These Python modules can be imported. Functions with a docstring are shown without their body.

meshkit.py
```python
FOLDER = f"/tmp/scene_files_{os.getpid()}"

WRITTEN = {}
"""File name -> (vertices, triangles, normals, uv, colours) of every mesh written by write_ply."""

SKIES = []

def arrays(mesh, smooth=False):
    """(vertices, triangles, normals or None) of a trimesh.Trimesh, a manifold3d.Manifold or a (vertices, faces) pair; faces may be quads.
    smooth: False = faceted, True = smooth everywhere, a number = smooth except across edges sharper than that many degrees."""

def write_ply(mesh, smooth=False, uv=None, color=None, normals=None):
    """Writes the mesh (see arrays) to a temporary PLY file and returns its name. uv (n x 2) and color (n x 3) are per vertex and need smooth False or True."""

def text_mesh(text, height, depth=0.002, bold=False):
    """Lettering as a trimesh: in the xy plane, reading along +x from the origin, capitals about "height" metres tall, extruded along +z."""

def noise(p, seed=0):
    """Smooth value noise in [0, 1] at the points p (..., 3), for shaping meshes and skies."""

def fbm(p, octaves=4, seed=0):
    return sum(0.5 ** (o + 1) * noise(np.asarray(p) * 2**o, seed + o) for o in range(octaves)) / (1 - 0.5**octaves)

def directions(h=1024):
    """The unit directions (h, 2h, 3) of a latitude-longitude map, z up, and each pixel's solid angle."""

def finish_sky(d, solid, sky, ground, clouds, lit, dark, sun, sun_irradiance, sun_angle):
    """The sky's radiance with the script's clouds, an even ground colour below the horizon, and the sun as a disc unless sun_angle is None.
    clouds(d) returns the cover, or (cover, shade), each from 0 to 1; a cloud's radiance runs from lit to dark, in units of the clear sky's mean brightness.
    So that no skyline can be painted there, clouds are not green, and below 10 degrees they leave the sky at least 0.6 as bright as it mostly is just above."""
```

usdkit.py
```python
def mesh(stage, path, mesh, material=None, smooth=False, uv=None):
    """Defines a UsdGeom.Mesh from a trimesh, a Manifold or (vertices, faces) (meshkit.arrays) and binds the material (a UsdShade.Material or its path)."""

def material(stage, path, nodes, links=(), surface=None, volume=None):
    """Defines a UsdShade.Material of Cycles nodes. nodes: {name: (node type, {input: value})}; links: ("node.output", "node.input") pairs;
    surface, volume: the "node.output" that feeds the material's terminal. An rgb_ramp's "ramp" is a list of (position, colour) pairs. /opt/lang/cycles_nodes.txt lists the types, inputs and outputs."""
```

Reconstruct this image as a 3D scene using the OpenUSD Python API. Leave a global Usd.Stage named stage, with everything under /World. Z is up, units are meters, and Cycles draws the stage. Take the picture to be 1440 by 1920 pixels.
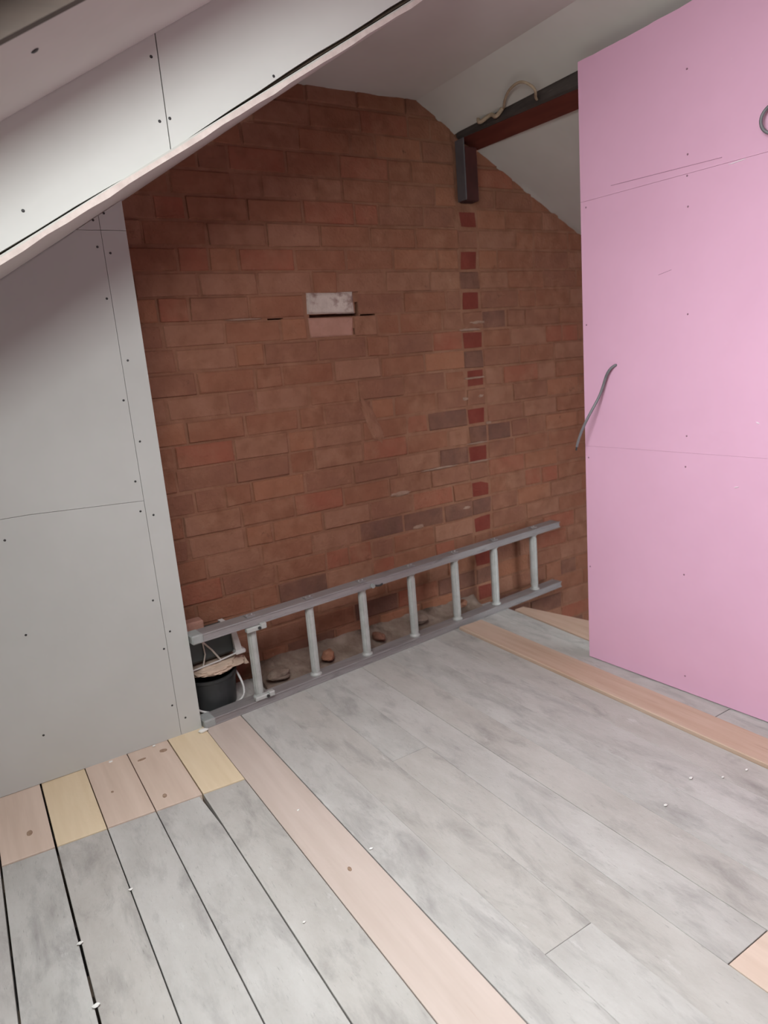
import math, random
import numpy as np, trimesh
import usdkit, meshkit
from pxr import Usd, UsdGeom, UsdLux, UsdShade, Gf, Sdf, Vt

stage = Usd.Stage.CreateInMemory()
UsdGeom.SetStageUpAxis(stage, 'Z')
UsdGeom.SetStageMetersPerUnit(stage, 1.0)
W = UsdGeom.Xform.Define(stage, '/World')
UsdGeom.Scope.Define(stage, '/World/Looks')
rng = random.Random(7)

# ------------------------------------------------------------------ camera
# room axes: x to the right along the brick gable, y along the boards towards the gable, z up
RIGHT = np.array([0.843, -0.531, -0.082]); DOWN = np.array([-0.182, -0.139, -0.973]); FWD = np.array([0.505, 0.836, -0.214])
FWD /= np.linalg.norm(FWD); RIGHT -= FWD * (RIGHT @ FWD); RIGHT /= np.linalg.norm(RIGHT); UP = np.cross(RIGHT, FWD)
cam = UsdGeom.Camera.Define(stage, '/World/camera')
cam.CreateHorizontalApertureAttr(36.0); cam.CreateVerticalApertureAttr(48.0)
cam.CreateFocalLengthAttr(36.0 * 1299.0 / 1440.0)
cam.CreateFStopAttr(4.5); cam.CreateFocusDistanceAttr(1.75)
cam.CreateClippingRangeAttr(Gf.Vec2f(0.02, 1000))
M4 = Gf.Matrix4d(*RIGHT, 0, *UP, 0, *(-FWD), 0, 0.0, 0.0, 1.2, 1)
cam.AddTransformOp().Set(M4)
cam.CreateExposureAttr(-0.15)

# ------------------------------------------------------------------ daylight: one rooflight in the left slope, close to the camera
OX0, OX1, OY0, OY1 = -.26, .72, .12, 1.215    # its opening in the slope z = 1.593 + .616 x
dome = UsdLux.DomeLight.Define(stage, '/World/sky_light')          # even overcast sky
dome.CreateIntensityAttr(2.0); dome.CreateColorAttr(Gf.Vec3f(0.93, 1.0, 1.06))
_c = math.cos(math.atan(.616)); _s = math.sin(math.atan(.616)); _x = (OX0 + OX1) / 2
sky_pane = UsdLux.RectLight.Define(stage, '/World/rooflight_daylight')
sky_pane.CreateWidthAttr(1.07 - OY0); sky_pane.CreateHeightAttr((OX1 - OX0 - .02) / _c)
sky_pane.CreateIntensityAttr(14.0); sky_pane.CreateColorAttr(Gf.Vec3f(0.95, 1.0, 1.0)); sky_pane.CreateNormalizeAttr(False)
_m = np.array([[0, 1, 0], [_c, 0, _s]]); _m = np.vstack([_m, np.cross(_m[0], _m[1])])   # local z points up and out of the slope
if _m[2, 2] < 0: _m[1] *= -1; _m[2] *= -1
_p = np.array([_x, (OY0 + 1.07) / 2, 1.593 + .616 * _x]) + _m[2] * .05
sky_pane.AddTransformOp().Set(Gf.Matrix4d(*_m[0], 0, *_m[1], 0, *_m[2], 0, *_p, 1))


# ------------------------------------------------------------------ materials
def mat(name, nodes, links, surface='p.BSDF'):
    return usdkit.material(stage, '/World/Looks/' + name, nodes, links, surface=surface)


def mottled(name, ca, cb, scale=6.0, stretch=(1, 1, 1), rough=0.85, bump=0.0, bump_scale=60.0, cc=None, cc_at=0.68, cc_scale=30.0, spec=0.3, cd=None, cd_scale=60.0, cd_at=0.66, per_piece=True, mid=(0.35, 0.65), metallic=0.0):
    n = {'g': ('geometry', {}), 'm': ('mapping', {'scale': stretch}), 'o': ('object_info', {}), 'k': ('math', {'math_type': 'multiply', 'value2': 37.0 if per_piece else 0.0}),
         'n': ('noise_texture', {'dimensions': '4D', 'scale': scale, 'detail': 5.0, 'roughness': 0.6}),
         'r': ('rgb_ramp', {'ramp': [(mid[0], ca), (mid[1], cb)]}), 'p': ('principled_bsdf', {'roughness': rough, 'specular_ior_level': spec, 'metallic': metallic})}
    l = [('g.position', 'm.vector'), ('m.vector', 'n.vector'), ('o.random', 'k.value1'), ('k.value', 'n.w'), ('n.fac', 'r.fac')]
    last = 'r.color'
    for tag, col, sc, at in (('c', cc, cc_scale, cc_at), ('d', cd, cd_scale, cd_at)):
        if col is not None:
            n[tag + 'n'] = ('noise_texture', {'dimensions': '4D', 'scale': sc, 'detail': 4.0, 'roughness': 0.65})
            n[tag + 'r'] = ('map_range', {'from_min': at, 'from_max': at + 0.12, 'clamp': True})
            n[tag + 'x'] = ('mix_color', {'b': col})
            l += [('m.vector', tag + 'n.vector'), ('k.value', tag + 'n.w'), (tag + 'n.fac', tag + 'r.value'), (tag + 'r.result', tag + 'x.fac'), (last, tag + 'x.a')]
            last = tag + 'x.result'
    l.append((last, 'p.base_color'))
    if bump:
        n['bn'] = ('noise_texture', {'scale': bump_scale, 'detail': 4.0})
        n['b'] = ('bump', {'strength': 1.0, 'distance': bump})
        l += [('g.position', 'bn.vector'), ('bn.fac', 'b.height'), ('b.normal', 'p.normal')]
    return mat(name, n, l)


BOARD = mottled('plasterboard', (.62, .615, .585), (.66, .655, .62), scale=2.5, rough=0.7, bump=0.0004, bump_scale=30, per_piece=False)
CEIL = mottled('plaster_ceiling', (.56, .54, .50), (.61, .59, .55), scale=3, rough=0.8, bump=0.001, bump_scale=12, per_piece=False)
PAPER_EDGE = mottled('board_edge', (.60, .50, .46), (.72, .62, .57), scale=40, rough=0.9, bump=0.001, per_piece=False)
PINK = mottled('pink_plasterboard', (.755, .42, .575), (.79, .445, .605), scale=3, rough=0.62, bump=0.0003, bump_scale=25, cc=(.86, .62, .74), cc_at=0.70, cc_scale=14, per_piece=False)
def old_board(name, a, b, smudge):
    n = {'g': ('geometry', {}), 'o': ('object_info', {}), 'k': ('math', {'math_type': 'multiply', 'value2': 41.0}), 'm': ('mapping', {'scale': (1.5, .55, 1)}), 'mf': ('mapping', {'scale': (3.2, .5, 1)}),
         'n': ('noise_texture', {'dimensions': '4D', 'scale': 7.0, 'detail': 7.0, 'roughness': .68}), 'r': ('rgb_ramp', {'ramp': [(.30, a), (.70, b)]}),
         's': ('noise_texture', {'dimensions': '4D', 'scale': 8.5, 'detail': 6.0, 'roughness': .66, 'distortion': .5}), 'sm': ('map_range', {'from_min': .51, 'from_max': .74, 'to_max': .85, 'clamp': True}), 'sx': ('mix_color', {'b': smudge}),
         'f': ('noise_texture', {'scale': 55.0, 'detail': 4.0, 'roughness': .7}), 'fm': ('map_range', {'from_min': .60, 'from_max': .74, 'to_max': .5, 'clamp': True}), 'fx': ('mix_color', {'b': (.20, .185, .175)}),
         'w': ('noise_texture', {'dimensions': '4D', 'scale': 13.0, 'detail': 6.0, 'roughness': .7}), 'wm': ('map_range', {'from_min': .62, 'from_max': .74, 'to_max': .8, 'clamp': True}), 'wx': ('mix_color', {'b': (.62, .60, .58)}),
         'bn': ('noise_texture', {'scale': 70.0, 'detail': 4.0}), 'bb': ('bump', {'strength': 1.0, 'distance': .0012}), 'p': ('principled_bsdf', {'roughness': .75, 'specular_ior_level': .3})}
    l = [('g.position', 'm.vector'), ('g.position', 'mf.vector'), ('o.random', 'k.value1'), ('k.value', 'n.w'), ('k.value', 's.w'), ('k.value', 'w.w'), ('m.vector', 'n.vector'), ('m.vector', 's.vector'), ('mf.vector', 'f.vector'), ('m.vector', 'w.vector'),
         ('n.fac', 'r.fac'), ('s.fac', 'sm.value'), ('sm.result', 'sx.fac'), ('r.color', 'sx.a'), ('f.fac', 'fm.value'), ('fm.result', 'fx.fac'), ('sx.result', 'fx.a'), ('w.fac', 'wm.value'), ('wm.result', 'wx.fac'), ('fx.result', 'wx.a'),
         ('wx.result', 'p.base_color'), ('g.position', 'bn.vector'), ('bn.fac', 'bb.height'), ('bb.normal', 'p.normal')]
    return mat(name, n, l)


OLD = [old_board('old_board_%d' % i, a, b, c) for i, (a, b, c) in enumerate([((.38, .36, .335), (.53, .51, .485), (.25, .235, .225)), ((.41, .385, .36), (.54, .515, .49), (.27, .25, .24)), ((.40, .37, .34), (.52, .49, .46), (.25, .232, .218))])]
NEW = [mottled('new_board_%s' % k, a, b, scale=4, stretch=(7, .5, 1), rough=0.6, bump=0.0004, cc=c, cc_at=.68, cc_scale=9) for k, a, b, c in [
    ('yellow', (.70, .55, .37), (.77, .62, .44), (.60, .45, .30)), ('pink', (.59, .45, .365), (.67, .525, .435), (.47, .34, .265)), ('pale', (.53, .43, .375), (.60, .495, .44), (.49, .365, .31))]]
ORANGE = mottled('orange_board', (.50, .34, .25), (.58, .42, .33), scale=4, stretch=(7, .5, 1), rough=0.6, cc=(.42, .28, .20), cc_at=.64, cc_scale=7)
DARKWOOD = mottled('dark_wood', (.07, .05, .04), (.12, .085, .06), scale=8, stretch=(6, .6, 6))
VOID = mottled('old_lath_ceiling', (.06, .05, .045), (.12, .10, .09), scale=5, per_piece=False)


def brick_mat(name, a, b, wash=.62, pits=(.10, .045, .03), pits_at=.66):
    """Brick body colour per piece; a dusty earth wash and dark pits run over bricks and joints alike."""
    n = {'g': ('geometry', {}), 'o': ('object_info', {}), 'k': ('math', {'math_type': 'multiply', 'value2': 37.0}),
         'n': ('noise_texture', {'dimensions': '4D', 'scale': 11.0, 'detail': 4.0, 'roughness': 0.6}), 'r': ('rgb_ramp', {'ramp': [(.3, a), (.7, b)]}),
         'wn': ('noise_texture', {'scale': 5.5, 'detail': 6.0, 'roughness': 0.62}), 'wm': ('map_range', {'from_min': .36, 'from_max': .66, 'to_max': wash, 'clamp': True}),
         'wc': ('noise_texture', {'scale': 17.0, 'detail': 3.0}), 'wr': ('rgb_ramp', {'ramp': [(.35, (.205, .088, .052)), (.65, (.29, .14, .088))]}), 'wx': ('mix_color', {}),
         'pn': ('noise_texture', {'scale': 15.0, 'detail': 5.0, 'roughness': 0.7}), 'pm': ('map_range', {'from_min': pits_at, 'from_max': pits_at + .10, 'to_max': .75, 'clamp': True}), 'px': ('mix_color', {'b': pits}),
         'ln': ('noise_texture', {'scale': 26.0, 'detail': 4.0, 'roughness': 0.7}), 'lm': ('map_range', {'from_min': .70, 'from_max': .80, 'to_max': .55, 'clamp': True}), 'lx': ('mix_color', {'b': (.42, .27, .20)}),
         'bn': ('noise_texture', {'scale': 80.0, 'detail': 4.0}), 'bb': ('bump', {'strength': 1.0, 'distance': 0.004}), 'p': ('principled_bsdf', {'roughness': .93, 'specular_ior_level': .12})}
    l = [('g.position', 'n.vector'), ('o.random', 'k.value1'), ('k.value', 'n.w'), ('n.fac', 'r.fac')]
    l += [('g.position', x + '.vector') for x in ('wn', 'wc', 'pn', 'ln', 'bn')]
    l += [('wn.fac', 'wm.value'), ('wc.fac', 'wr.fac'), ('wm.result', 'wx.fac'), ('r.color', 'wx.a'), ('wr.color', 'wx.b'), ('pn.fac', 'pm.value'), ('pm.result', 'px.fac'), ('wx.result', 'px.a'),
          ('ln.fac', 'lm.value'), ('lm.result', 'lx.fac'), ('px.result', 'lx.a'), ('lx.result', 'p.base_color'), ('bn.fac', 'bb.height'), ('bb.normal', 'p.normal')]
    return mat(name, n, l)


BR = [brick_mat('brick_brown', (.215, .084, .050), (.265, .112, .068), .85), brick_mat('brick_red', (.25, .080, .050), (.295, .105, .066), .75), brick_mat('brick_dusty', (.245, .112, .072), (.30, .148, .098), .85),
      brick_mat('brick_dull', (.19, .082, .055), (.25, .11, .07), .75), brick_mat('brick_orange', (.265, .108, .062), (.31, .134, .08), .75)]
BR_DARK = brick_mat('brick_burnt', (.11, .055, .042), (.17, .08, .06), .55)
BR_CLEAN = brick_mat('brick_clean_red', (.14, .026, .02), (.19, .042, .03), .15)
BR_WHITE = mottled('brick_limewashed', (.40, .32, .28), (.56, .46, .41), scale=9, rough=.92, bump=.004, bump_scale=85, cc=(.24, .15, .13), cc_at=.52, cc_scale=14, spec=.15)
BR_PINK = mottled('brick_pale_pink', (.34, .175, .13), (.43, .23, .18), scale=9, rough=.92, bump=.004, bump_scale=85, cc=(.36, .10, .07), cc_at=.60, cc_scale=9, spec=.15)
MORTAR = brick_mat('earth_mortar', (.20, .09, .055), (.28, .14, .09), .8)
PALE_MORTAR = mottled('pale_mortar', (.27, .16, .115), (.35, .225, .17), scale=20, rough=0.95, bump=0.003)
ALU = mottled('weathered_aluminium', (.29, .265, .265), (.36, .335, .33), scale=12, stretch=(.4, 3, 3), rough=0.48, cc=(.20, .18, .18), cc_at=.58, cc_scale=18, cd=(.52, .50, .49), cd_at=.70, cd_scale=60, metallic=0.35)
RUNG = mottled('rung_aluminium', (.44, .44, .42), (.53, .53, .51), scale=25, rough=0.5, cc=(.38, .37, .35), cc_at=.64, cc_scale=45, metallic=0.25)
CAP = mottled('grey_plastic', (.30, .31, .30), (.36, .37, .36), scale=20, rough=0.6)
BLACK = mottled('black_plastic', (.022, .024, .025), (.04, .042, .043), scale=9, rough=0.42, spec=0.5, cc=(.10, .10, .10), cc_at=.68, cc_scale=14)
GREENBLACK = mottled('dark_green_plastic', (.035, .042, .040), (.055, .064, .060), scale=9, rough=0.5, spec=0.45)
WHITE = mottled('dirty_white_plastic', (.58, .55, .53), (.68, .65, .63), scale=12, rough=0.5)
CORD = mottled('pale_cord', (.50, .44, .38), (.60, .54, .47), scale=50)
KRAFT = mottled('brown_paper', (.52, .38, .29), (.62, .47, .37), scale=10, rough=0.9)
RUBBLE = mottled('rubble', (.15, .10, .075), (.25, .185, .15), scale=14, rough=0.95, bump=0.004, cc=(.09, .06, .045), cc_at=.54, cc_scale=8, per_piece=False)
CRUMB = mottled('plaster_crumb', (.72, .70, .66), (.82, .80, .76), scale=30, rough=0.9)
CABLE = mottled('grey_cable', (.14, .135, .145), (.20, .19, .20), scale=20, rough=0.45, spec=0.5)
SCREW = mottled('black_screw', (.02, .02, .02), (.05, .045, .045), scale=60, rough=0.5, spec=0.5)
REDWOOD = mottled('red_painted_timber', (.10, .020, .015), (.15, .036, .024), scale=5, stretch=(4, .6, 4), rough=0.6, cc=(.055, .02, .018), cc_at=.58, cc_scale=6)
GREYDIRT = mottled('sooty_timber', (.04, .031, .028), (.075, .06, .054), scale=8, stretch=(4, .8, 4), rough=0.85, cc=(.11, .09, .08), cc_at=.62, cc_scale=12)
SHEEN = mottled('grey_flashing', (.075, .068, .075), (.12, .11, .117), scale=9, rough=0.5, spec=0.5)
STRAP = mottled('hessian_rope', (.34, .25, .17), (.44, .34, .24), scale=60)
PINE = mottled('rooflight_timber', (.035, .02, .012), (.055, .03, .018), scale=5, stretch=(.5, 6, 6), rough=0.5)
GREYBOARD = mottled('grey_plasterboard', (.485, .48, .455), (.525, .52, .495), scale=2.5, rough=0.75, bump=0.0004, bump_scale=30, per_piece=False)
ROUGH = mottled('unlined_timber', (.09, .06, .04), (.15, .10, .07), scale=5, stretch=(1, 1, .4))
GASKET = mottled('green_black_gasket', (.015, .022, .015), (.03, .045, .028), scale=9, rough=0.5)
GLASS = mat('rooflight_glass', {'t': ('transparent_bsdf', {'color': (.92, .95, .94)}), 'g': ('glossy_bsdf', {'color': (1, 1, 1), 'roughness': 0.02}), 'f': ('fresnel', {'IOR': 1.45}), 'x': ('mix_closure', {})},
            [('f.fac', 'x.fac'), ('t.BSDF', 'x.closure1'), ('g.BSDF', 'x.closure2')], surface='x.closure')

# ------------------------------------------------------------------ scene helpers
used = {}


def path_of(name, parent=None):
    base = str(parent.GetPath()) if parent is not None else '/World'
    k = base + '/' + name
    n = used.get(k, 0); used[k] = n + 1
    return k if n == 0 else '%s_%03d' % (k, n)


def data(o, label=None, cat=None, group=None, kind=None):
    for k, v in (('label', label), ('category', cat), ('group', group), ('kind', kind)):
        if v: o.SetCustomDataByKey(k, v)
    return o


def obj(name, mesh, m, parent=None, smooth=False, loc=None):
    """One Mesh prim. Its vertices are given in the space of its parent."""
    p = usdkit.mesh(stage, path_of(name, parent), mesh, m, smooth=smooth)
    if loc is not None: p.AddTranslateOp().Set(Gf.Vec3d(*map(float, loc)))
    return p.GetPrim()


def thing(name, label=None, cat=None, loc=(0, 0, 0), rz=0.0, group=None, kind=None):
    x = UsdGeom.Xform.Define(stage, path_of(name))
    x.AddTranslateOp().Set(Gf.Vec3d(*map(float, loc)))
    if rz: x.AddRotateZOp().Set(float(rz))
    return data(x.GetPrim(), label, cat, group, kind)


def join(ms): return trimesh.util.concatenate([m for m in ms])


def box(x0, x1, y0, y1, z0, z1, ch=0.0):
    if ch <= 0:
        m = trimesh.creation.box(extents=(x1 - x0, y1 - y0, z1 - z0)); m.apply_translation(((x0 + x1) / 2, (y0 + y1) / 2, (z0 + z1) / 2)); return m
    pts = []
    for ix, sx in ((x0, 1), (x1, -1)):
        for iy, sy in ((y0, 1), (y1, -1)):
            for iz, sz in ((z0, 1), (z1, -1)):
                pts += [(ix + sx * ch, iy + sy * ch, iz), (ix + sx * ch, iy, iz + sz * ch), (ix, iy + sy * ch, iz + sz * ch)]
    return trimesh.convex.convex_hull(np.array(pts))


def hull(pts): return trimesh.convex.convex_hull(np.array(pts, float))


def prism(poly, axis, a, b):
    """A polygon given in the two other axes (in x,y,z order), extruded along axis from a to b."""
    from shapely.geometry import Polygon
    m = trimesh.creation.extrude_polygon(Polygon(poly), abs(b - a), engine='earcut')
    v = np.array(m.vertices); lo = min(a, b); out = np.zeros_like(v)
    i, j = [k for k in range(3) if k != axis]
    out[:, i], out[:, j], out[:, axis] = v[:, 0], v[:, 1], v[:, 2] + lo
    m2 = trimesh.Trimesh(out, m.faces, process=False)
    if m2.volume < 0: m2.invert()
    return m2


def tube(pts, r, n=10, closed_ends=True):
    p = np.asarray(pts, float); r = np.broadcast_to(np.asarray(r, float), (len(p),))
    t = np.gradient(p, axis=0); t /= np.linalg.norm(t, axis=1, keepdims=True)
    ref = np.array([0.3, 0.2, 0.93]); a = np.cross(t, ref); a /= np.linalg.norm(a, axis=1, keepdims=True); b = np.cross(t, a)
    an = np.arange(n) * 2 * np.pi / n
    v = (p[:, None] + r[:, None, None] * (np.cos(an)[None, :, None] * a[:, None] + np.sin(an)[None, :, None] * b[:, None])).reshape(-1, 3)
    f = []
    for i in range(len(p) - 1):
        for j in range(n):
            k = (j + 1) % n
            f += [(i * n + j, i * n + k, (i + 1) * n + k), (i * n + j, (i + 1) * n + k, (i + 1) * n + j)]
    c0, c1 = len(v), len(v) + 1; v = np.vstack([v, p[0], p[-1]]); L = (len(p) - 1) * n
    for j in range(n):
        k = (j + 1) % n; f += [(c0, k, j), (c1, L + j, L + k)]
    m = trimesh.Trimesh(v, f, process=False)
    if m.volume < 0: m.invert()
    return m


def spline(ctrl, n=24):
    from scipy.interpolate import CubicSpline
    c = np.asarray(ctrl, float); d = np.r_[0, np.cumsum(np.linalg.norm(np.diff(c, axis=0), axis=1))]
    return CubicSpline(d, c)(np.linspace(0, d[-1], n))


def sheet(fun, us, vs, thick):
    """A slab under/over a grid surface: fun(u, v) -> point of its underside; thick is a vector to the upper side."""
    P = np.array([[fun(u, v) for v in vs] for u in us], float); nu, nv = P.shape[:2]
    a = P.reshape(-1, 3); b = a + np.asarray(thick, float); v = np.vstack([a, b]); N = nu * nv; f = []
    q = lambda i, j: i * nv + j
    for i in range(nu - 1):
        for j in range(nv - 1):
            A, B, C, D = q(i, j), q(i + 1, j), q(i + 1, j + 1), q(i, j + 1)
            f += [(A, D, C), (A, C, B), (A + N, B + N, C + N), (A + N, C + N, D + N)]
    rim = [q(i, 0) for i in range(nu)] + [q(nu - 1, j) for j in range(1, nv)] + [q(i, nv - 1) for i in range(nu - 2, -1, -1)] + [q(0, j) for j in range(nv - 2, 0, -1)]
    for k in range(len(rim)):
        A, B = rim[k], rim[(k + 1) % len(rim)]
        f += [(A, B, B + N), (A, B + N, A + N)]
    m = trimesh.Trimesh(v, f, process=False); trimesh.repair.fix_normals(m)
    return m


def screw_heads(spots, normal, r=0.0042):
    out = []
    for s in spots:
        m = trimesh.creation.icosphere(1, r); m.apply_scale(1); m.vertices -= np.outer(m.vertices @ normal, normal) * 0.65; m.apply_translation(np.asarray(s)); out.append(m)
    return join(out)


# ------------------------------------------------------------------ the roof's lines
YG, YL, YB = 2.525, 2.254, 1.62          # brick gable, left stud wall, step in the ceiling
YD = .0                                  # nearer than this the loft opens into a full-height dormer
XL, YBACK = -1.3, -1.6
YR, ZD = -1.6, 2.45                     # rear dormer wall and its ceiling
ZF = 2.216                               # flat ceiling


def z_far(x, y):                         # sloped ceiling beyond the step
    t = (y - YB) / (YG - YB)
    return (1 - t) * (1.4455 + .5965 * (x - .141)) + t * (1.782 + .627 * (x - .614))


def x_far(y): return (ZF - z_far(0, y)) / (z_far(1, y) - z_far(0, y))
def z_near(x): return 1.709 + .616 * (x - .188)
X_NEAR = (ZF - z_near(0)) / .616
def z_right(x): return ZF - .532 * (x - 1.842)
PK0, PKD = np.array([1.948, 1.764]), np.array([.0436, -1.0]) / math.hypot(.0436, 1)
PKN = np.array([-PKD[1], PKD[0]])       # away from the room
PKN = PKN if PKN[0] > 0 else -PKN


def pink(s, z, out=0.0):                 # out > 0: into the room
    p = PK0 + PKD * s - PKN * out
    return (p[0], p[1], z)


# ================================================================== FLOOR
floor = thing('floor', kind='structure')
T = .022


def plank(poly, m, z1=0.0, ch=.0008, t=T):
    poly = np.array(poly, float); c = poly.mean(0)
    inner = c + (poly - c) * (1 - ch * 2 / np.maximum(np.linalg.norm(poly - c, axis=1, keepdims=True), .05))
    inn = []
    for i, p in enumerate(poly):          # inset by ch along both neighbouring edges
        a, b = poly[i - 1] - p, poly[(i + 1) % len(poly)] - p
        inn.append(p + ch * a / np.linalg.norm(a) + ch * b / np.linalg.norm(b))
    pts = [(x, y, z1) for x, y in inn] + [(x, y, z1 - ch) for x, y in poly] + [(x, y, z1 - t) for x, y in poly]
    return obj('floor_board', hull(pts), m, floor)


def rect(x0, x1, y0, y1): return [(x0, y0), (x1, y0), (x1, y1), (x0, y1)]


J = lambda a: rng.uniform(-a, a)
# left part: old boards up to the saw cut, then new short ends under the stud wall
edges = [-.627, -.495, -.363, -.231, -.099, .033, .163, .294, .428, .556]
gaps = [.003, .003, .003, .003, .0050, .0055, .0026, .0030, .0030, .0014]
short = ['pink', 'yellow', 'yellow', 'pink', 'pink', 'yellow', 'pink', 'pink', 'yellow']
cut = lambda x: 1.905 - .065 * (x + .1)
NEWM = dict(zip(('yellow', 'pink', 'pale'), NEW))
for i in range(9):
    x0, x1 = edges[i] + gaps[i] / 2, edges[i + 1] - gaps[i + 1] / 2
    yc = (cut(x0) + cut(x1)) / 2
    z = rng.uniform(-.0015, .0008)
    if i == 7:      # the slit at the end of this joint: the board's corner is split off
        plank([(x0, -1.0), (x1, -1.0), (x1, 1.69), (x1 - .006, 1.70), (x1 - .009, cut(x1) - .002), (x0, cut(x0) - .002)], OLD[i % 3], z)
    else:
        plank([(x0, -1.0), (x1, -1.0), (x1, cut(x1) - .002), (x0, cut(x0) - .002)], OLD[(i * 2 + 1) % 3], z)
    plank(rect(x0, x1, YBACK, -1.003), OLD[i % 3], z)
    e = {4: .0, 5: .0}.get(i, 0)
    plank([(x0, cut(x0) + .001), (x1, cut(x1) + .001), (x1, YG - .01), (x0, YG - .01)], NEWM[short[i]], .001 + J(.001))
plank(rect(XL, -.629, YBACK, YG - .01), OLD[0])
data(plank(rect(.5570, .6870, YBACK, YG - .012), NEWM['pale'], .0015), 'long new pale pinkish floor board between the old grey boards')
mid = [.6905, .821, .956, 1.086, 1.222, 1.355, 1.489, 1.621, 1.750]
joints = [[.06], [.876], [1.655], [None], [.35], [.2], [.3], [.1]]
for i in range(8):
    g = .0006 if i not in (3,) else .0014
    x0, x1 = mid[i] + (g / 2 if i else 0), mid[i + 1] - g / 2
    if i == 3:
        plank(rect(x0, x1, YBACK, .648), NEWM['pink'], .001); plank(rect(x0, x1, .651, YG - .01), OLD[1], -.0006); continue
    ys = [YBACK] + sorted(joints[i]) + [YG - .01 + J(.004)]
    for k in range(len(ys) - 1):
        plank(rect(x0, x1, ys[k] + .0007, ys[k + 1] - .0007), OLD[(i + k) % 3], J(.0006))
data(plank(rect(1.752, 1.879, YBACK, 2.336), ORANGE, .012, ch=.0025, t=.034), 'raised new orange brown floor board near the pink wall')
plank(rect(1.7525, 1.879, 2.339, YG - .01), OLD[2])
plank(rect(1.884, 1.9965, YBACK, 1.2), OLD[0], -.001); plank(rect(1.884, 1.9965, 1.203, YG - .012), OLD[1], -.001)
plank([(1.999, 1.2), (2.036, 1.2), (2.082, 2.33), (2.082, YG - .012), (1.999, YG - .012)], OLD[0], -.002)
plank([(2.040, 1.3), (2.34, 1.3), (2.245, 1.93), (2.140, 2.34), (2.087, 2.34)], ORANGE, .003)

# knots and wane showing in the boards
KNOT = mottled('wood_knot', (.24, .145, .095), (.40, .28, .20), scale=130, rough=.6)
for kx, ky, ka, kb in ((-.021, 2.007, .008, .012), (.334, 1.936, .006, .010), (.21, 2.059, .004, .006), (.398, 2.195, .012, .009), (.326, 2.186, .013, .005), (.622, 1.332, .005, .008)):
    an = np.linspace(0, 2 * np.pi, 13)[:-1]; rr = 1 + .08 * np.sin(2 * an + kx * 40)
    ring = np.stack([kx + ka * rr * np.cos(an), ky + kb * rr * np.sin(an)], 1)
    obj('knot', hull([(x, y, z) for x, y in ring for z in (-.004, .0022)]), KNOT, floor)

# under the boards, and the open eaves on the right
obj('lath_bed', box(XL - .1, 3.5, YBACK - .1, YG + .1, -.40, -.36), VOID, floor)
for y in (-1.0, -.4, .2, .8, 1.4, 1.86, 2.3):
    obj('joist', box(XL, 2.06 if y < 2 else 2.02, y - .03, y + .03, -.21, -.0345 if False else -.024, .002), DARKWOOD, floor)

# ================================================================== BRICK GABLE
wall_back = thing('wall_back', kind='structure')
bed = box(XL, 3.4, YG + .0045, YG + .12, -.36, 2.7)
for x0, x1, z0, z1 in ((1.262, 1.480, 1.3825, 1.3945), (1.4715, 1.4865, 1.383, 1.437), (1.243, 1.272, 1.4745, 1.4835), (1.440, 1.492, 1.4745, 1.4835), (1.492, 1.565, 1.3815, 1.3885), (1.085, 1.150, 1.3815, 1.3875), (1.455, 1.461, 1.31, 1.335)):
    bed = trimesh.boolean.difference([bed, box(x0, x1, YG - .01, YG + .06, z0, z1)], engine='manifold')   # joints where the mortar has fallen out
obj('mortar_bed', bed, MORTAR, wall_back)


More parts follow.
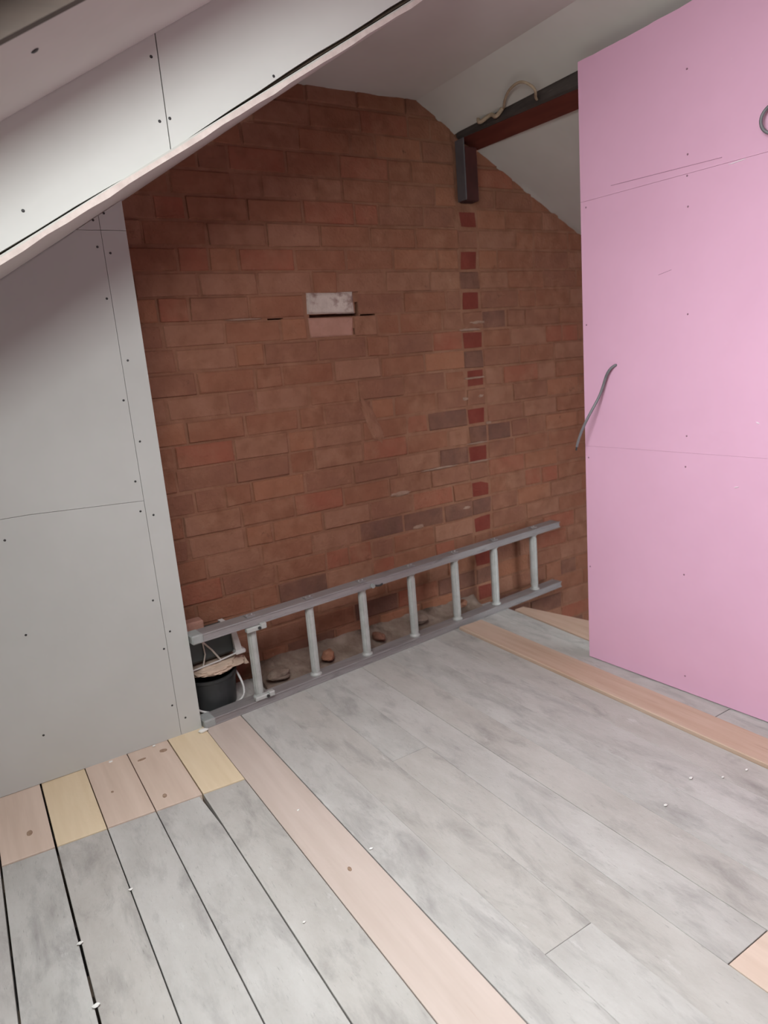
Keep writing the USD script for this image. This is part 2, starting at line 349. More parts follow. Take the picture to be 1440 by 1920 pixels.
def brick(x0, x1, z0, z1, m, out=0.0, jit=.0016, ch=.004, tag_=None):
    y = YG - out
    a = np.array([(x0, z0), (x1, z0), (x1, z1), (x0, z1)]) + np.array([[J(jit) * 1.5, J(jit)] for _ in range(4)])
    c = a.mean(0)
    f = a + np.sign(c - a) * ch * np.array([[rng.uniform(.5, 1.5), rng.uniform(.5, 1.5)] for _ in range(4)])
    yf = [y + J(.0018) for _ in range(4)]
    pts = [(p[0], yf[i], p[1]) for i, p in enumerate(f)] + [(p[0], y + ch, p[1]) for p in a] + [(p[0], YG + .04, p[1]) for p in a]
    BRICKS.append((hull(pts), m, seen(x0, x1, z0, z1), tag_))


BRICKS = []


def seen(x0, x1, z0, z1):
    """How large a brick shows from the room side where the photographer stands (0 when other things hide it)."""
    def open_(x, z):
        k = YB / YG
        return .614 < x < 2.788 and z > (.0 if x < 2.08 else -.31) and 1.2 + (z - 1.2) * k < z_far(x * k, YB) and z < z_roof(x)
    n = sum(open_(x0 + (x1 - x0) * a, z0 + (z1 - z0) * b) for a in (.1, .5, .9) for b in (.1, .9))
    return n / 6 * (x1 - x0) * (z1 - z0) / (YG ** 2 + ((x0 + x1) / 2) ** 2)


PITCH = .086
z_roof = lambda x: min(z_far(x, YG), ZF, z_right(x))
pick = lambda: rng.choices(BR, weights=[5, 2, 4, 3, 2])[0]


def run(x0, x1, z, course, align_right=False):
    """A run of stretchers and some headers between two ends."""
    g = .009; L = []
    x = x0; first = True
    while x < x1 - .03:
        w = .217 if rng.random() < .72 else .104
        if first: w = (.104, .217, .16)[course % 3]; first = False
        if x1 - (x + w + g) < .07: w = x1 - x
        if w > .235: w = w / 2 - g / 2
        L.append((x, min(x + w, x1))); x += w + g
    if align_right: L = [(x0 + x1 - b, x0 + x1 - a) for a, b in L]
    for a, b in L:
        c = (a + b) / 2
        if z > z_roof(c) + .03: continue
        m = pick()
        if z < .10 and rng.random() < .25: m = BR_DARK
        dark = [(1.805, 1.938, .955), (1.786, 2.02, .765), (1.40, 1.52, .45), (1.62, 1.80, .50), (1.84, 1.95, .51), (1.0, 1.10, .30)]
        if any(abs(c - (d0 + d1) / 2) < .09 and abs(z + .04 - dz) < .043 for d0, d1, dz in dark): m = BR_DARK
        brick(a, b, z, z + PITCH - rng.uniform(.006, .011), m, out=rng.uniform(-.003, .003))


COL0, COL1 = 2.022, 2.126
for k in range(-4, 11 + 15):
    z = 1.3895 + (k - 16) * PITCH
    if z > 2.25: break
    course = k
    if abs(z - 1.3895) < .01:
        run(.42, 1.238, z, course, True)
        brick(1.256, 1.470, z + .006, z + .086, BR_WHITE, out=.004, jit=.004, ch=.010, tag_='whitish limewashed brick')
        run(1.488, COL0 - .008, z, course)
    elif abs(z + PITCH - 1.3895) < .01:
        run(.42, 1.244, z, course, True)
        brick(1.254, 1.452, z + .006, z + PITCH - .009, BR_PINK, out=.003, jit=.003)
        run(1.462, COL0 - .008, z, course)
    else:
        run(.42, COL0 - .008 + J(.006), z, course, True)
    if z < 1.80:
        clean = {0: BR_CLEAN, 1: BR_DARK, 2: BR_CLEAN, 3: BR[3]}[k % 4]
        rec = (-.003, -.0005, -.0035, .001)[k % 4]
        brick(COL0 + J(.006), COL1 + J(.006), z, z + PITCH - .012, clean, out=rec, jit=.003)
    if abs(z - 1.3035) < .01 or abs(z - .7875) < .02:
        brick(COL1 + .009, COL1 + .15, z, z + PITCH - .010, BR_DARK, out=-.002); run(COL1 + .16, 2.95, z, course)
    else:
        run(COL1 + .010 + J(.004), 2.95, z, course)
# the 300 bricks that show largest are parts; the rest (hidden, or slivers) stay real bricks in one part
order = sorted(range(len(BRICKS)), key=lambda i: -BRICKS[i][2])
single = set(order[:300])
for i, (m_, mt_, _, lab) in enumerate(BRICKS):
    if i in single: data(obj('brick', m_, mt_, wall_back), lab)
data(obj('brickwork', join([BRICKS[i][0] for i in order[300:]]), BR[0], wall_back), kind='stuff')
# pale pointing left standing between the pier's bricks, and the gouged patch below the limewashed brick
blob = []
for i, (x, z, w, h_) in enumerate([(2.01, .995, .03, .014), (2.10, 1.00, .03, .014), (2.06, 1.300, .11, .010), (2.07, .785, .11, .008), (2.07, .698, .12, .008), (.99, 1.388, .13, .006),
                      (1.84, .700, .17, .008), (2.14, .872, .03, .012), (1.70, .452, .05, .016), (1.98, .490, .04, .014), (2.07, 1.085, .11, .008), (1.62, .62, .10, .02), (2.1, 1.33, .08, .012)]):
    m = trimesh.creation.icosphere(3, 1.0); m.vertices *= np.array([w / 2, .005, h_ / 2]) * (.5 + 1.1 * meshkit.fbm(m.vertices * 2.6 + i * 7, 3, 5)[:, None]); m.apply_translation((x, YG + .0005, z)); blob.append(m)
data(obj('mortar_smear', join(blob), PALE_MORTAR, wall_back, smooth=40), kind='stuff')
m = trimesh.creation.icosphere(3, 1.0); m.vertices *= np.array([.026, .006, .10]) * (.55 + 1.0 * meshkit.fbm(m.vertices * 2.4, 3, 9)[:, None])
m.apply_transform(trimesh.transformations.rotation_matrix(-.40, (0, 1, 0))); m.apply_translation((1.505, YG + .001, .945))
data(obj('plaster_patch', m, BR[2], wall_back, smooth=40), kind='stuff')

# ================================================================== LEFT STUD WALL
wall_left = thing('wall_left', kind='structure')
SX, XE = .4755, .548           # joint of the narrow strip, free end
zt = lambda x: z_far(x, YL) - .002


def lboard(poly): return obj('plasterboard', prism(poly, 1, YL, YL + .0125), GREYBOARD, wall_left)


g = .0006
low = lambda x: .842 - .02 * (x < -.2) + (.0 if x < .15 else -.016 * (x - .15) / .32)
lboard([(XL, .006), (SX - g, .001), (SX - g, low(SX) - g), (.15, low(.15) - g), (XL, .845 - g)])
lboard([(XL, .845 + g), (.15, low(.15) + g), (SX - g, low(SX) + g), (SX - g, min(1.6375 - g, zt(SX))), (.41, 1.6375 - g), (.40, 1.6375 - g), (.40, 1.6375 - g - .0001), (.395, zt(.395)), (XL, zt(XL))])
lboard([(.41, 1.6375 + g), (SX - g, 1.6375 + g), (SX - g, zt(SX)), (.425, zt(.425))])
lboard([(SX + g, .001), (XE, .001), (XE, 1.638 - g), (SX + g, 1.638 - g)])
lboard([(SX + g, 1.638 + g), (XE, 1.638 + g), (XE, zt(XE)), (SX + g, zt(SX))])
obj('stud', box(.43, XE - .004, YL + .0135, YL + .058, .001, 1.60), mottled('stud_timber', (.42, .31, .20), (.50, .38, .26), scale=6, stretch=(6, 6, .6)), wall_left)
for x in (-.6, .05): obj('stud', box(x - .02, x + .02, YL + .0135, YL + .058, .001, zt(x) - .03), NEW[0], wall_left)
spots = [(.459, 1.591), (.493, 1.574), (.462, 1.445), (.494, 1.262), (.463, 1.144), (.492, 1.013), (.459, .891), (.46, .794), (.498, .775), (.072, .78), (.076, .485), (.068, .156), (.454, .496), (.492, .377), (.464, .323),
         (.461, .118), (.498, .059), (.459, 1.665), (.492, 1.685), (.07, 1.1), (.075, 1.3)]
data(obj('screw_head', screw_heads([(x, YL - .0003, z) for x, z in spots], np.array([0, -1., 0]), .0036), SCREW, wall_left), kind='stuff')

# ================================================================== STEP IN THE CEILING (bright board above)
step = thing('wall_upper', kind='structure')
BX = .5150
bott = lambda x: 1.4695 + (1.6825 - 1.4695) * (x - .144) / .370 if x < .514 else (1.6825 + (2.047 - 1.6825) * (x - .514) / .588 + .004 * math.sin((x - .514) / .588 * math.pi))
wob = lambda x: .0016 * math.sin(23 * x) + .001 * math.sin(61 * x + 1)
xs = [XL, -.6, -.2, 0, .1, .144, .22, .3, .38, .46, BX - .0012]
obj('plasterboard', prism([(x, bott(x) + wob(x)) for x in xs] + [(BX - .0012, z_near(BX) + .05), (XL, z_near(XL) + .05)], 1, YB, YB + .0125), BOARD, step)
xs = [BX + .0012, .58, .66, .74, .82, .9, .98, 1.06, 1.12, 1.2, 1.33]
obj('plasterboard', prism([(x, bott(x) + wob(x)) for x in xs] + [(1.33, ZF + .05), (X_NEAR, ZF + .05), (BX + .0012, z_near(BX) + .05)], 1, YB + .0004, YB + .0129), BOARD, step)
obj('timber_batten', prism([(XL, z_far(XL, YB) + .02), (1.30, z_far(1.30, YB) + .02), (1.30, ZF + .05), (1.0, ZF + .05), (XL, z_near(XL) + .04)], 1, YB + .016, YB + .05), DARKWOOD, step)
data(obj('screw_head', screw_heads([(x, YB - .0003, z) for x, z in [(.50, 1.864), (.499, 1.739), (.522, 1.747), (.78, 1.861), (.2, 1.548), (1.05, 2.046 + .03), (.9, 2.06), (-.1, 1.5)]], np.array([0, -1., 0]), .0034), SCREW, step), kind='stuff')

# ================================================================== CEILINGS
ceiling = thing('ceiling', kind='structure')
ragged = lambda x, s: .012 * (meshkit.fbm(np.array([[x * 9, s, 0.3]]), 3, 3)[0] - .5)
# sloped lining beyond the step; its sawn front edge shows below the bright board
obj('sloped_plasterboard', sheet(lambda u, v: (XL + u * (x_far(YB - .004 + v * (YG - YB + .004)) - XL), YB - .004 + v * (YG + .004 - YB), z_far(XL + u * (x_far(YB + v * (YG - YB)) - XL), YB + v * (YG - YB))), np.linspace(0, 1, 41), [0, .05, .5, 1], (-.006, 0, .0125)), CEIL, ceiling)
band = []
for x in np.linspace(XL, 1.36, 60):
    band.append((x, z_far(x, YB) - .001 + .0011 * math.sin(31 * x) + .0010 * math.sin(77 * x + 2)))
top = [(x, z_far(x, YB) + .0120 + .0012 * math.sin(19 * x + 1)) for x in np.linspace(XL, 1.36, 60)][::-1]
obj('sawn_board_edge', prism(band + top, 1, YB - .007, YB - .0042), PAPER_EDGE, ceiling)
# flat lining
obj('flat_plasterboard', sheet(lambda u, v: ((x_far(YB + v * (YG - YB)) - .004) * (1 - u) + 1.846 * u, YB + v * (YG + .012 - YB), ZF + .5 * ragged(x_far(YG) * (1 - u) + 1.846 * u, 1) * 3.0 * (v > .99)), np.linspace(0, 1, 25), [0, .5, .97, 1], (0, 0, .0125)), CEIL, ceiling)
obj('flat_plasterboard', box(X_NEAR - .004, 1.846, YD, YB - .0005, ZF, ZF + .0125), CEIL, ceiling)
# right slope, cut away round the purlin
obj('sloped_plasterboard', sheet(lambda u, v: (1.842 + u * .192, YD + v * (YG + .012 - YD), z_right(1.842 + u * .192) + ragged(u * 3, 7) * 1.3 * (v > .995) - .004 * u), np.linspace(0, 1, 13), [0, .6, .8, .985, 1], (.006, 0, .0125)), CEIL, ceiling)
obj('sloped_plasterboard', sheet(lambda u, v: (2.150 + u * 1.15, YD + v * (YG + .012 - YD), z_right(2.150 + u * 1.15) + 2.0 * ragged(u * 2.4, 12) * (v > .995)), np.linspace(0, 1, 40), [0, .6, .8, .985, 1], (.006, 0, .0125)), CEIL, ceiling)
# near slope with the rooflight's opening
def near_panel(x0, x1, y0, y1): return obj('sloped_plasterboard', sheet(lambda u, v: (x0 + u * (x1 - x0), y0 + v * (y1 - y0), z_near(x0 + u * (x1 - x0))), [0, 1], [0, 1], (-.006, 0, .0125)), CEIL, ceiling)


near_panel(XL, X_NEAR, OY1 + .0225, YB - .0006); near_panel(XL, X_NEAR, YD, OY0 - .0225); near_panel(XL, OX0 - .0225, OY0 - .022, OY1 + .022); near_panel(OX1 + .0225, X_NEAR, OY0 - .022, OY1 + .022)
nn = np.array([.524, 0, -.851])
data(obj('screw_head', screw_heads([(.225, 1.337, z_near(.225)), (.60, 1.43, z_near(.6)), (-.15, 1.35, z_near(-.15))], nn, .0075), SCREW, ceiling), kind='stuff')
obj('flat_plasterboard', box(XL, 2.1, YR, YD, ZD, ZD + .0125), ROUGH, ceiling)
obj('flat_plasterboard', prism([(XL, z_near(XL) + .014), (X_NEAR, ZF + .014), (2.1, ZF + .014), (2.1, ZD), (XL, ZD)], 1, YD + .0005, YD + .013), ROUGH, ceiling)

# rooflight
win = thing('window_1', kind='structure')
up = -nn


def lining(x0, x1, y0, y1, h0, h1):
    return hull([np.array((x, y, z_near(x))) + up * h for x in (x0, x1) for y in (y0, y1) for h in (h0, h1)])


for a in ((OX0 - .02, OX1 + .02, OY1, OY1 + .022), (OX0 - .02, OX1 + .02, OY0 - .022, OY0), (OX0 - .022, OX0, OY0, OY1), (OX1, OX1 + .022, OY0, OY1)):
    obj('window_lining', lining(*a, -.001, .12), PINE, win)
for a in ((OX0, OX1, OY1 - .045, OY1 - .001), (OX0, OX1, OY0 + .001, OY0 + .045), (OX0 + .001, OX0 + .045, OY0 + .046, OY1 - .046), (OX1 - .045, OX1 - .001, OY0 + .046, OY1 - .046)):
    obj('window_frame', lining(*a, .06, .10), PINE, win)
    obj('gasket', lining(*a, .102, .112), GASKET, win)
obj('window_pane', lining(OX0 + .03, OX1 - .03, OY0 + .03, OY1 - .03, .114, .118), GLASS, win)

# ================================================================== PINK PARTITION
wall_right = thing('wall_right', kind='structure')
SB = 3.06


def pboard(s0, s1, zlo, zhi, n=2, out=0.0):
    ss = np.linspace(s0, s1, n); pts = []
    v = [pink(s, zlo(s), out) for s in ss] + [pink(s, zhi(s), out) for s in ss[::-1]]
    v = np.array(v); back = v + np.array([PKN[0], PKN[1], 0]) * .0125
    from shapely.geometry import Polygon
    P2 = [(s, zlo(s)) for s in ss] + [(s, zhi(s)) for s in ss[::-1]]
    m = trimesh.creation.extrude_polygon(Polygon(P2), .0125, engine='earcut')
    w = np.array([pink(a, b, out - c) for a, b, c in m.vertices])
    m = trimesh.Trimesh(w, m.faces, process=False); trimesh.repair.fix_normals(m)
    return obj('plasterboard', m, PINK, wall_right)


pboard(0, 2.4, lambda s: .004, lambda s: .8325 - .004 * s)
pboard(0.0005, 2.4, lambda s: .8330 - .004 * s, lambda s: 1.6647 - .014 * s, out=.0006)
topz = lambda s: 2.094 + (.030 * s if s < 1 else .030) + .010 * (meshkit.fbm(np.array([[s * 14, 0.2, 0.7]]), 3, 21)[0] - .5)
pboard(0.0, 2.4, lambda s: 1.6655 - .014 * s, topz, n=120)
pboard(2.402, SB, lambda s: .004, lambda s: 1.2); pboard(2.402, SB, lambda s: 1.202, lambda s: 2.13)
for s in (.03, .40, .80, 1.2, 1.6, 2.0, 2.4, 3.0):
    a = [pink(s + ds, z, -o) for ds in (-.02, .02) for z in (.001, 1.97) for o in (.014, .06)]
    obj('stud', hull(a), NEW[0], wall_right)
data(obj('screw_head', screw_heads([pink(s, z, .0008) for s, z in [(.39, 1.939), (.395, 1.712), (.394, 1.666 - .012), (.398, 1.568), (.401, 1.259), (.402, .885), (.399, .786), (.398, .423), (.406, .061), (.023, 1.645), (.016, 1.26), (.014, .79), (.012, .373), (.8, 1.2), (.8, .5)]],
     np.array([-PKN[0], -PKN[1], 0]), .0030), mottled('pink_screw_dimple', (.30, .15, .20), (.36, .19, .25)), wall_right), kind='stuff')
obj('plasterboard', prism([(YR, 2.06), (YD, 2.06), (YD, ZD), (YR, ZD)], 0, 2.085, 2.0975), PINK, wall_right)
# torn paper scores beside the upper joint
sc = []
for s0, s1, z0, z1 in [(.125, .50, 1.690, 1.676), (.30, .345, 1.388, 1.397)]:
    sc.append(tube([pink(s0 + (s1 - s0) * t, z0 + (z1 - z0) * t, .0002) for t in np.linspace(0, 1, 12)], .0010, 5))
data(obj('scored_line', join(sc), mottled('pink_score', (.42, .22, .30), (.50, .27, .36)), wall_right), kind='stuff')
ch = []
for s0, s1, z0, z1, r in [(.52, .57, 1.652, 1.655, .0022), (.56, .575, .735, .738, .0018), (.62, .63, .935, .93, .0022)]:
    ch.append(tube([pink(s0 + (s1 - s0) * t, z0 + (z1 - z0) * t, .0008) for t in np.linspace(0, 1, 6)], [r * .3, r, r, r, r, r * .3], 6))
data(obj('filler_fleck', join(ch), mottled('pink_white_scuff', (.80, .62, .70), (.84, .68, .75)), wall_right), kind='stuff')

# ================================================================== REST OF THE SHELL (outside the frame)
o = thing('wall_rear', kind='structure')
obj('plasterboard', box(XL - .02, 2.4, YR - .03, YR, -.02, ZD), ROUGH, o)
o = thing('wall_eaves', kind='structure')
obj('plasterboard', box(XL - .03, XL, YD, YG, -.02, z_near(XL)), ROUGH, o)
obj('plasterboard', box(XL - .03, XL, YR, YD - .001, -.02, ZD), ROUGH, o)
o = thing('wall_eaves_right', kind='structure')
obj('plasterboard', box(3.3, 3.33, YD, YG, -.36, 1.46), BOARD, o)

g_ = trimesh.creation.cylinder(60, .2, sections=48); g_.apply_translation((0, 0, -6.1)); data(obj('ground', g_, mottled('street_ground', (.16, .155, .15), (.22, .215, .20), scale=.5, per_piece=False)), kind='structure')

# ================================================================== PURLIN AND POST
pur = thing('timber_purlin', 'dark red roof purlin running from the brick gable over the pink wall', 'beam')
yg, yn = YG - .002, .9
d = lambda y: (YG - y) / .675
L = lambda y: (2.050, y, 2.086 - .028 * d(y)); R_ = lambda y: (2.142, y, 2.050 - .022 * d(y))
obj('beam', hull([L(yg), R_(yg), (2.146, yg, 2.20), (2.066, yg, 2.25), L(yn), R_(yn), (2.146, yn, 2.20), (2.066, yn, 2.25)]), REDWOOD, pur)
sl = lambda y, o_, z: (2.0495 - o_, y, z)
obj('side_board', hull([sl(YG - .002, .011, 2.095), sl(YG - .002, .001, 2.0875), sl(YG - .002, .001, 2.2), sl(YG - .002, .011, 2.2), sl(.9, .011, 2.095 - .028 * d(.9)), sl(.9, .001, 2.0875 - .028 * d(.9)), sl(.9, .001, 2.2), sl(.9, .011, 2.2)]), GREYDIRT, pur)
post = thing('timber_post', 'short dark post on the brick gable under the purlin end', 'post')
obj('post_shaft', box(2.034, 2.104, YG - .056, YG - .003, 1.832, 2.047, .004), mottled('dark_red_post', (.04, .012, .011), (.075, .02, .017), scale=6), post)
obj('flashing', box(2.0275, 2.0332, YG - .060, YG - .003, 1.836, 2.078, .001), SHEEN, post)

lp = spline([(2.028, 2.21, 2.110), (2.000, 2.177, 2.110), (1.970, 2.129, 2.122), (1.945, 2.067, 2.127), (1.940, 1.999, 2.115), (1.955, 1.975, 2.092), (1.992, 2.003, 2.083), (2.026, 2.03, 2.080)], 30)
data(obj('rope_loop', tube(lp, .0050, 8), STRAP, smooth=True), 'loop of pale brown rope hanging beside the dark red purlin', 'rope')
m = join([tube(spline([(2.026, 2.36, 2.118), (2.018, 2.33, 2.098), (2.03, 2.29, 2.110), (2.022, 2.26, 2.095), (2.03, 2.22, 2.112)], 18), .008, 7)])
data(obj('rag_tuft', m, STRAP, smooth=True), 'small brown tuft stuck in the gap at the top of the purlin', 'tuft')

# ================================================================== LADDER
AX = math.degrees(math.atan2(.181, 1.92))
lad = thing('ladder', 'grey aluminium ladder lying on its side along the brick gable', 'ladder', loc=(.560, 2.238, .0), rz=AX)
LEN = 1.925; D = .058


def rail(z0, z1):
    a = [box(.02, LEN, 0, D, z0, z1, .003)]
    lip = .006
    a += [box(.02, LEN, -.003, .004, z0, z0 + lip, .001), box(.02, LEN, -.003, .004, z1 - lip, z1, .001)]
    return join(a)


obj('rail', rail(.0, .030), ALU, lad, smooth=25); obj('rail', rail(.313, .343), ALU, lad, smooth=25)
rx = [.224, .470, .718, .974, 1.226, 1.477, 1.752]
for i, x in enumerate(rx):
    r = .0165
    prof = [(x + r * math.cos(t), .027 + r * .95 * math.sin(t)) for t in np.linspace(0, 2 * np.pi, 17)[:-1]]
    m = [prism(prof, 2, .028, .315)]
    for k in range(6):     # grip ribs
        t = 2 * np.pi * k / 6; m.append(box(x + r * math.cos(t) - .0012, x + r * math.cos(t) + .0012, .027 + r * math.sin(t) - .0012, .027 + r * math.sin(t) + .0012, .05, .292))
    ru = obj('rung', join(m), RUNG, lad, smooth=30)
    for z0, z1, r0, r1 in ((.0302, .044, .023, .017), (.300, .3128, .017, .023)):
        m = trimesh.creation.revolve([(.001, z0), (r0, z0), (r0, z0 + .004), (r1, z1 - .004) if r1 < r0 else (r1, z1 - .004), (r1, z1), (.001, z1)] if r1 < r0 else [(.001, z0), (r0, z0), (r0, z0 + .004), (r1, z1 - .004), (r1, z1), (.001, z1)], sections=16)
        m.apply_translation((x, .027, 0)); obj('rung_collar', m, RUNG, ru, smooth=30)
    m = [box(x - .016, x + .016, .012, .044, .3432, .347, .001)]
    for sx in (-1, 1):
        b = trimesh.creation.icosphere(1, .0045); b.apply_translation((x + sx * .009, .027, .347)); m.append(b)
    obj('rung_cap', join(m), ALU, lad)
# bracket plates at the first rung, locking bolt at the third
for z0, z1 in ((.0305, .046), (.294, .312)):
    b = obj('bracket', join([box(.192, .262, -.010, .012, z0, z1, .003), box(.245, .268, -.016, .006, z0 + .002, z1 + .006, .003)]), RUNG, lad)
    hd = trimesh.creation.cylinder(.0055, .006, sections=12); hd.apply_transform(trimesh.transformations.rotation_matrix(math.pi / 2, (1, 0, 0))); hd.apply_translation((.240, -.0125, (z0 + z1) / 2))
    obj('bracket_hole', hd, SCREW, b)
bt = trimesh.creation.revolve([(.0025, 0), (.009, 0), (.009, .008), (.0025, .008)], sections=16); bt.apply_transform(trimesh.transformations.rotation_matrix(math.pi / 2, (1, 0, 0))); bt.apply_translation((.752, -.003, .322))
obj('lock_ring', bt, CAP, lad)
hk = tube(spline([(.765, -.006, .320), (.785, -.010, .316), (.80, -.006, .318)], 8), .004, 7); obj('lock_hook', hk, SCREW, lad)
for z0, z1 in ((-.0005, .031), (.312, .344)): obj('end_cap', box(-.006, .036, -.004, D + .003, max(z0, .0), z1, .004), CAP, lad)
for z0, z1 in ((.0, .030), (.313, .343)):
    pass

# ================================================================== THINGS BEHIND THE LADDER
def lathe(prof, n=36):
    m = trimesh.creation.revolve(prof, sections=n); trimesh.repair.fix_normals(m); return m


bk = thing('bucket', 'black plastic bucket standing on the floor behind the ladder', 'bucket', loc=(.640, 2.414, .003))
obj('bucket_shell', lathe([(0, 0), (.086, 0), (.090, .004), (.098, .114), (.103, .116), (.103, .126), (.095, .126), (.086, .012), (0, .010)]), BLACK, bk, smooth=35)
arc = spline([(.101, -.010, .100), (.108, -.045, .062), (.098, -.075, .026), (.04, -.098, .012), (-.04, -.098, .012), (-.092, -.06, .04), (-.102, -.01, .10)], 40)
obj('handle', tube(arc, .0042, 7), WHITE, bk, smooth=True)
ps = thing('paper_sack', 'crumpled brown paper stuffed over the top of the black bucket', 'paper', loc=(.660, 2.402, .1275))
g_ = trimesh.creation.icosphere(4, 1.0); nz = meshkit.fbm(g_.vertices * 2.6, 3, 4)[:, None]
g_.vertices *= np.array([.105, .080, .023]); g_.vertices *= .72 + .6 * nz; g_.vertices[:, 2] -= g_.vertices[:, 2].min()
obj('crumpled_sheet', g_, KRAFT, ps)
flap = sheet(lambda u, v: (.05 + .070 * u, -.045 + .06 * v, .012 + .012 * math.sin(5 * u + 2 * v) + .010 * u), np.linspace(0, 1, 8), np.linspace(0, 1, 5), (0, 0, .002))
obj('paper_flap', flap, KRAFT, ps)
tr = thing('storage_tub', 'dark green tub with a white rim frame lying on the bucket behind the ladder', 'tub', loc=(.655, 2.425, .184), rz=4)
obj('tub_body', box(-.125, .082, -.060, .045, .004, .104, .012), GREENBLACK, tr)
obj('rim_frame', join([hull([(.079, -.070, .010), (.105, -.070, .004), (.079, .05, .010), (.105, .05, .004), (.070, -.068, .106), (.088, -.068, .106), (.070, .05, .106), (.088, .05, .106)]), box(.076, .117, -.074, .05, -.004, .013, .004)]), WHITE, tr)
obj('wire', tube([(-.125, -.066, -.012), (.01, -.068, -.004), (.082, -.070, .006)], .0030, 6), WHITE, tr)
obj('wire', tube([(-.050, -.066, -.008), (-.036, -.064, .035), (-.040, -.064, .085)], .0028, 6), CORD, tr)
obj('wire', tube([(-.040, -.064, .085), (-.010, -.064, .045), (.016, -.067, .000)], .0034, 6), CORD, tr)
data(obj('timber_offcut', box(.560, .652, 2.42, 2.47, .2895, .326, .004), BR_PINK), 'pinkish timber offcut lying on top of the dark green tub', 'timber')

# rubble along the foot of the gable
def heap_front(x): return 2.238 + (x - .56) * .0945 + .066


def heap(x, y):
    v = (YG - y) / (YG - heap_front(x)); v = min(max(v, 0), 1)
    return max(.052 * (1 - v) ** 1.2 + .018 * meshkit.fbm(np.array([[x * 22, v * 4, 1.0]]), 3, 8)[0] * (v < .97) - .003, .0012)


us, vs = np.linspace(.84, 1.99, 90), np.linspace(0, 1, 10)
P = np.array([[(u, YG - .003 - v * (YG - .003 - heap_front(u)), heap(u, YG - v * (YG - heap_front(u)))) for v in vs] for u in us]); nu, nv = P.shape[:2]
topv = P.reshape(-1, 3); bot = topv.copy(); bot[:, 2] = .0002; f = []; N = nu * nv
q = lambda i, j: i * nv + j
for i in range(nu - 1):
    for j in range(nv - 1):
        A, B, C, E_ = q(i, j), q(i + 1, j), q(i + 1, j + 1), q(i, j + 1)
        f += [(A, C, B), (A, E_, C), (A + N, B + N, C + N), (A + N, C + N, E_ + N)]
rim = [q(i, 0) for i in range(nu)] + [q(nu - 1, j) for j in range(1, nv)] + [q(i, nv - 1) for i in range(nu - 2, -1, -1)] + [q(0, j) for j in range(nv - 2, 0, -1)]
for k in range(len(rim)):
    A, B = rim[k], rim[(k + 1) % len(rim)]; f += [(A, B, B + N), (A, B + N, A + N)]
m = trimesh.Trimesh(np.vstack([topv, bot]), f, process=False); trimesh.repair.fix_normals(m)
data(obj('mortar_rubble', m, RUBBLE, smooth=40), 'heap of brown mortar rubble along the foot of the brick gable', 'rubble', kind='stuff')
spots = [(.90, .045, 'largest broken lump of mortar, behind the second ladder rung from the left wall'), (1.13, .040, 'grey brown brick fragment behind the third ladder rung from the left wall'), (1.39, .034, 'dark burnt brick lump lying between the third and fourth ladder rungs'),
         (1.62, .040, 'brown mortar lump on the rubble between the fourth and fifth ladder rungs'), (1.88, .034, 'brick fragment on the rubble between the fifth and sixth ladder rungs')]
for i, (x, r, lab) in enumerate(spots):
    m = trimesh.creation.icosphere(2, 1.0); m.vertices *= np.array([r, r * .62, r * .5]) * (.75 + .6 * meshkit.noise(m.vertices * 1.7 + i * 5, 3)[:, None])
    m.apply_transform(trimesh.transformations.rotation_matrix(i * .9, (0, 0, 1)))
    y = heap_front(x) + .045; m.apply_translation((x, y, 0)); hz = max(heap(px, py) - pz for px, py, pz in m.vertices if pz < 0); m.apply_translation((0, 0, hz + .0005))
    data(obj('brick_rubble', m, [RUBBLE, BR[2], BR_DARK][i % 3]), lab, 'rubble')

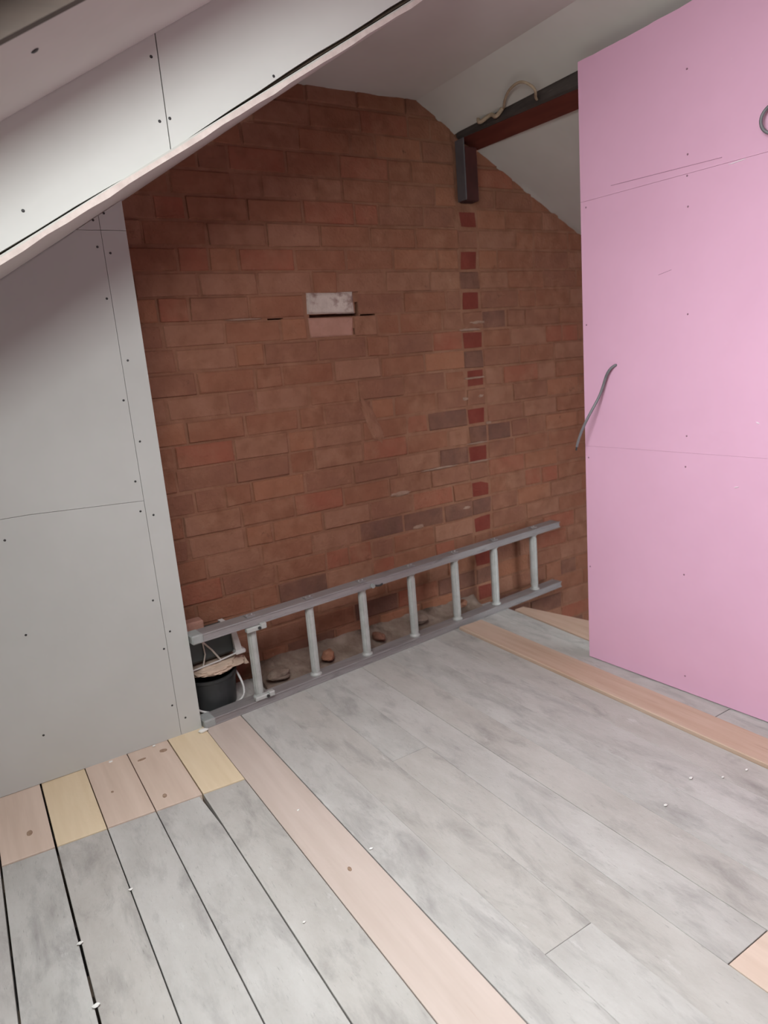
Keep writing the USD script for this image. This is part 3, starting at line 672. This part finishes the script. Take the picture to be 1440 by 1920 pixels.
# ================================================================== CABLES IN THE PINK WALL
a, b = pink(.140, 1.118, -.004), pink(.130, 1.112, .008)
cb = thing('cable_tail', 'grey cable poking out of the pink wall and hanging down past its left edge', 'cable')
obj('cable_sheath', tube(spline([a, b, (1.932, 1.668, 1.040), (1.900, 1.690, .965), (1.878, 1.722, .885), (1.872, 1.735, .840)], 30), .0048, 10), CABLE, cb, smooth=True)
obj('cable_core', tube([(1.872, 1.735, .842), (1.871, 1.737, .828)], .0030, 8), SCREW, cb)
lp = spline([pink(.66, 1.772, -.004), pink(.640, 1.768, .010), pink(.618, 1.735, .022), pink(.634, 1.700, .018), pink(.665, 1.700, .010), pink(.68, 1.72, -.004)], 30)
data(obj('cable_loop', tube(lp, .0045, 8), CABLE, smooth=True), 'loop of grey cable coming out of the upper pink wall at the right edge', 'cable')

# ================================================================== PLASTER CRUMBS ON THE BOARDS
crumbs = [(.545, 2.222, .011, 1, ''), (.033, 1.50, .0040, 0, 'white plaster crumb caught in the widest dark gap, upper of two'), (.034, 1.312, .0045, 0, 'white plaster crumb caught in the widest dark gap, lower of two'),
          (.24, 2.238, .004, 0, 'white crumb at the foot of the left wall on a pinkish new board'), (.38, 2.242, .0035, 0, 'small white crumb at the left wall close to the knotted board'),
          (.163, 1.60, .003, 0, ''), (.70, 1.36, .003, 0, ''), (.62, 1.62, .0025, 0, ''), (1.55, 1.05, .004, 0, ''), (1.62, 1.00, .003, 0, ''), (1.40, 1.02, .0035, 0, ''), (.46, 1.25, .0025, 0, ''), (1.70, .98, .003, 0, '')]
for i, (x, y, r, p, lab) in enumerate(crumbs):
    m = trimesh.creation.icosphere(2, 1.0); m.vertices *= np.array([r * 1.6, r, r * .6]) * (.7 + .6 * meshkit.noise(m.vertices * 1.6 + i * 3.3, 2)[:, None])
    zb = m.vertices[:, 2].min(); m.apply_translation((x, y, -zb + .0012))
    if p: data(obj('wall_plug', m, CRUMB, smooth=True), 'cream lump on the floor at the foot of the left wall corner by the ladder', 'lump')
    elif lab: data(obj('plaster_crumb', m, CRUMB), lab, 'crumb')
    else: data(obj('plaster_crumb', m, CRUMB), 'tiny white plaster crumb lying on a grey floor board or pale plank', 'crumb', 'plaster crumbs on the boards')
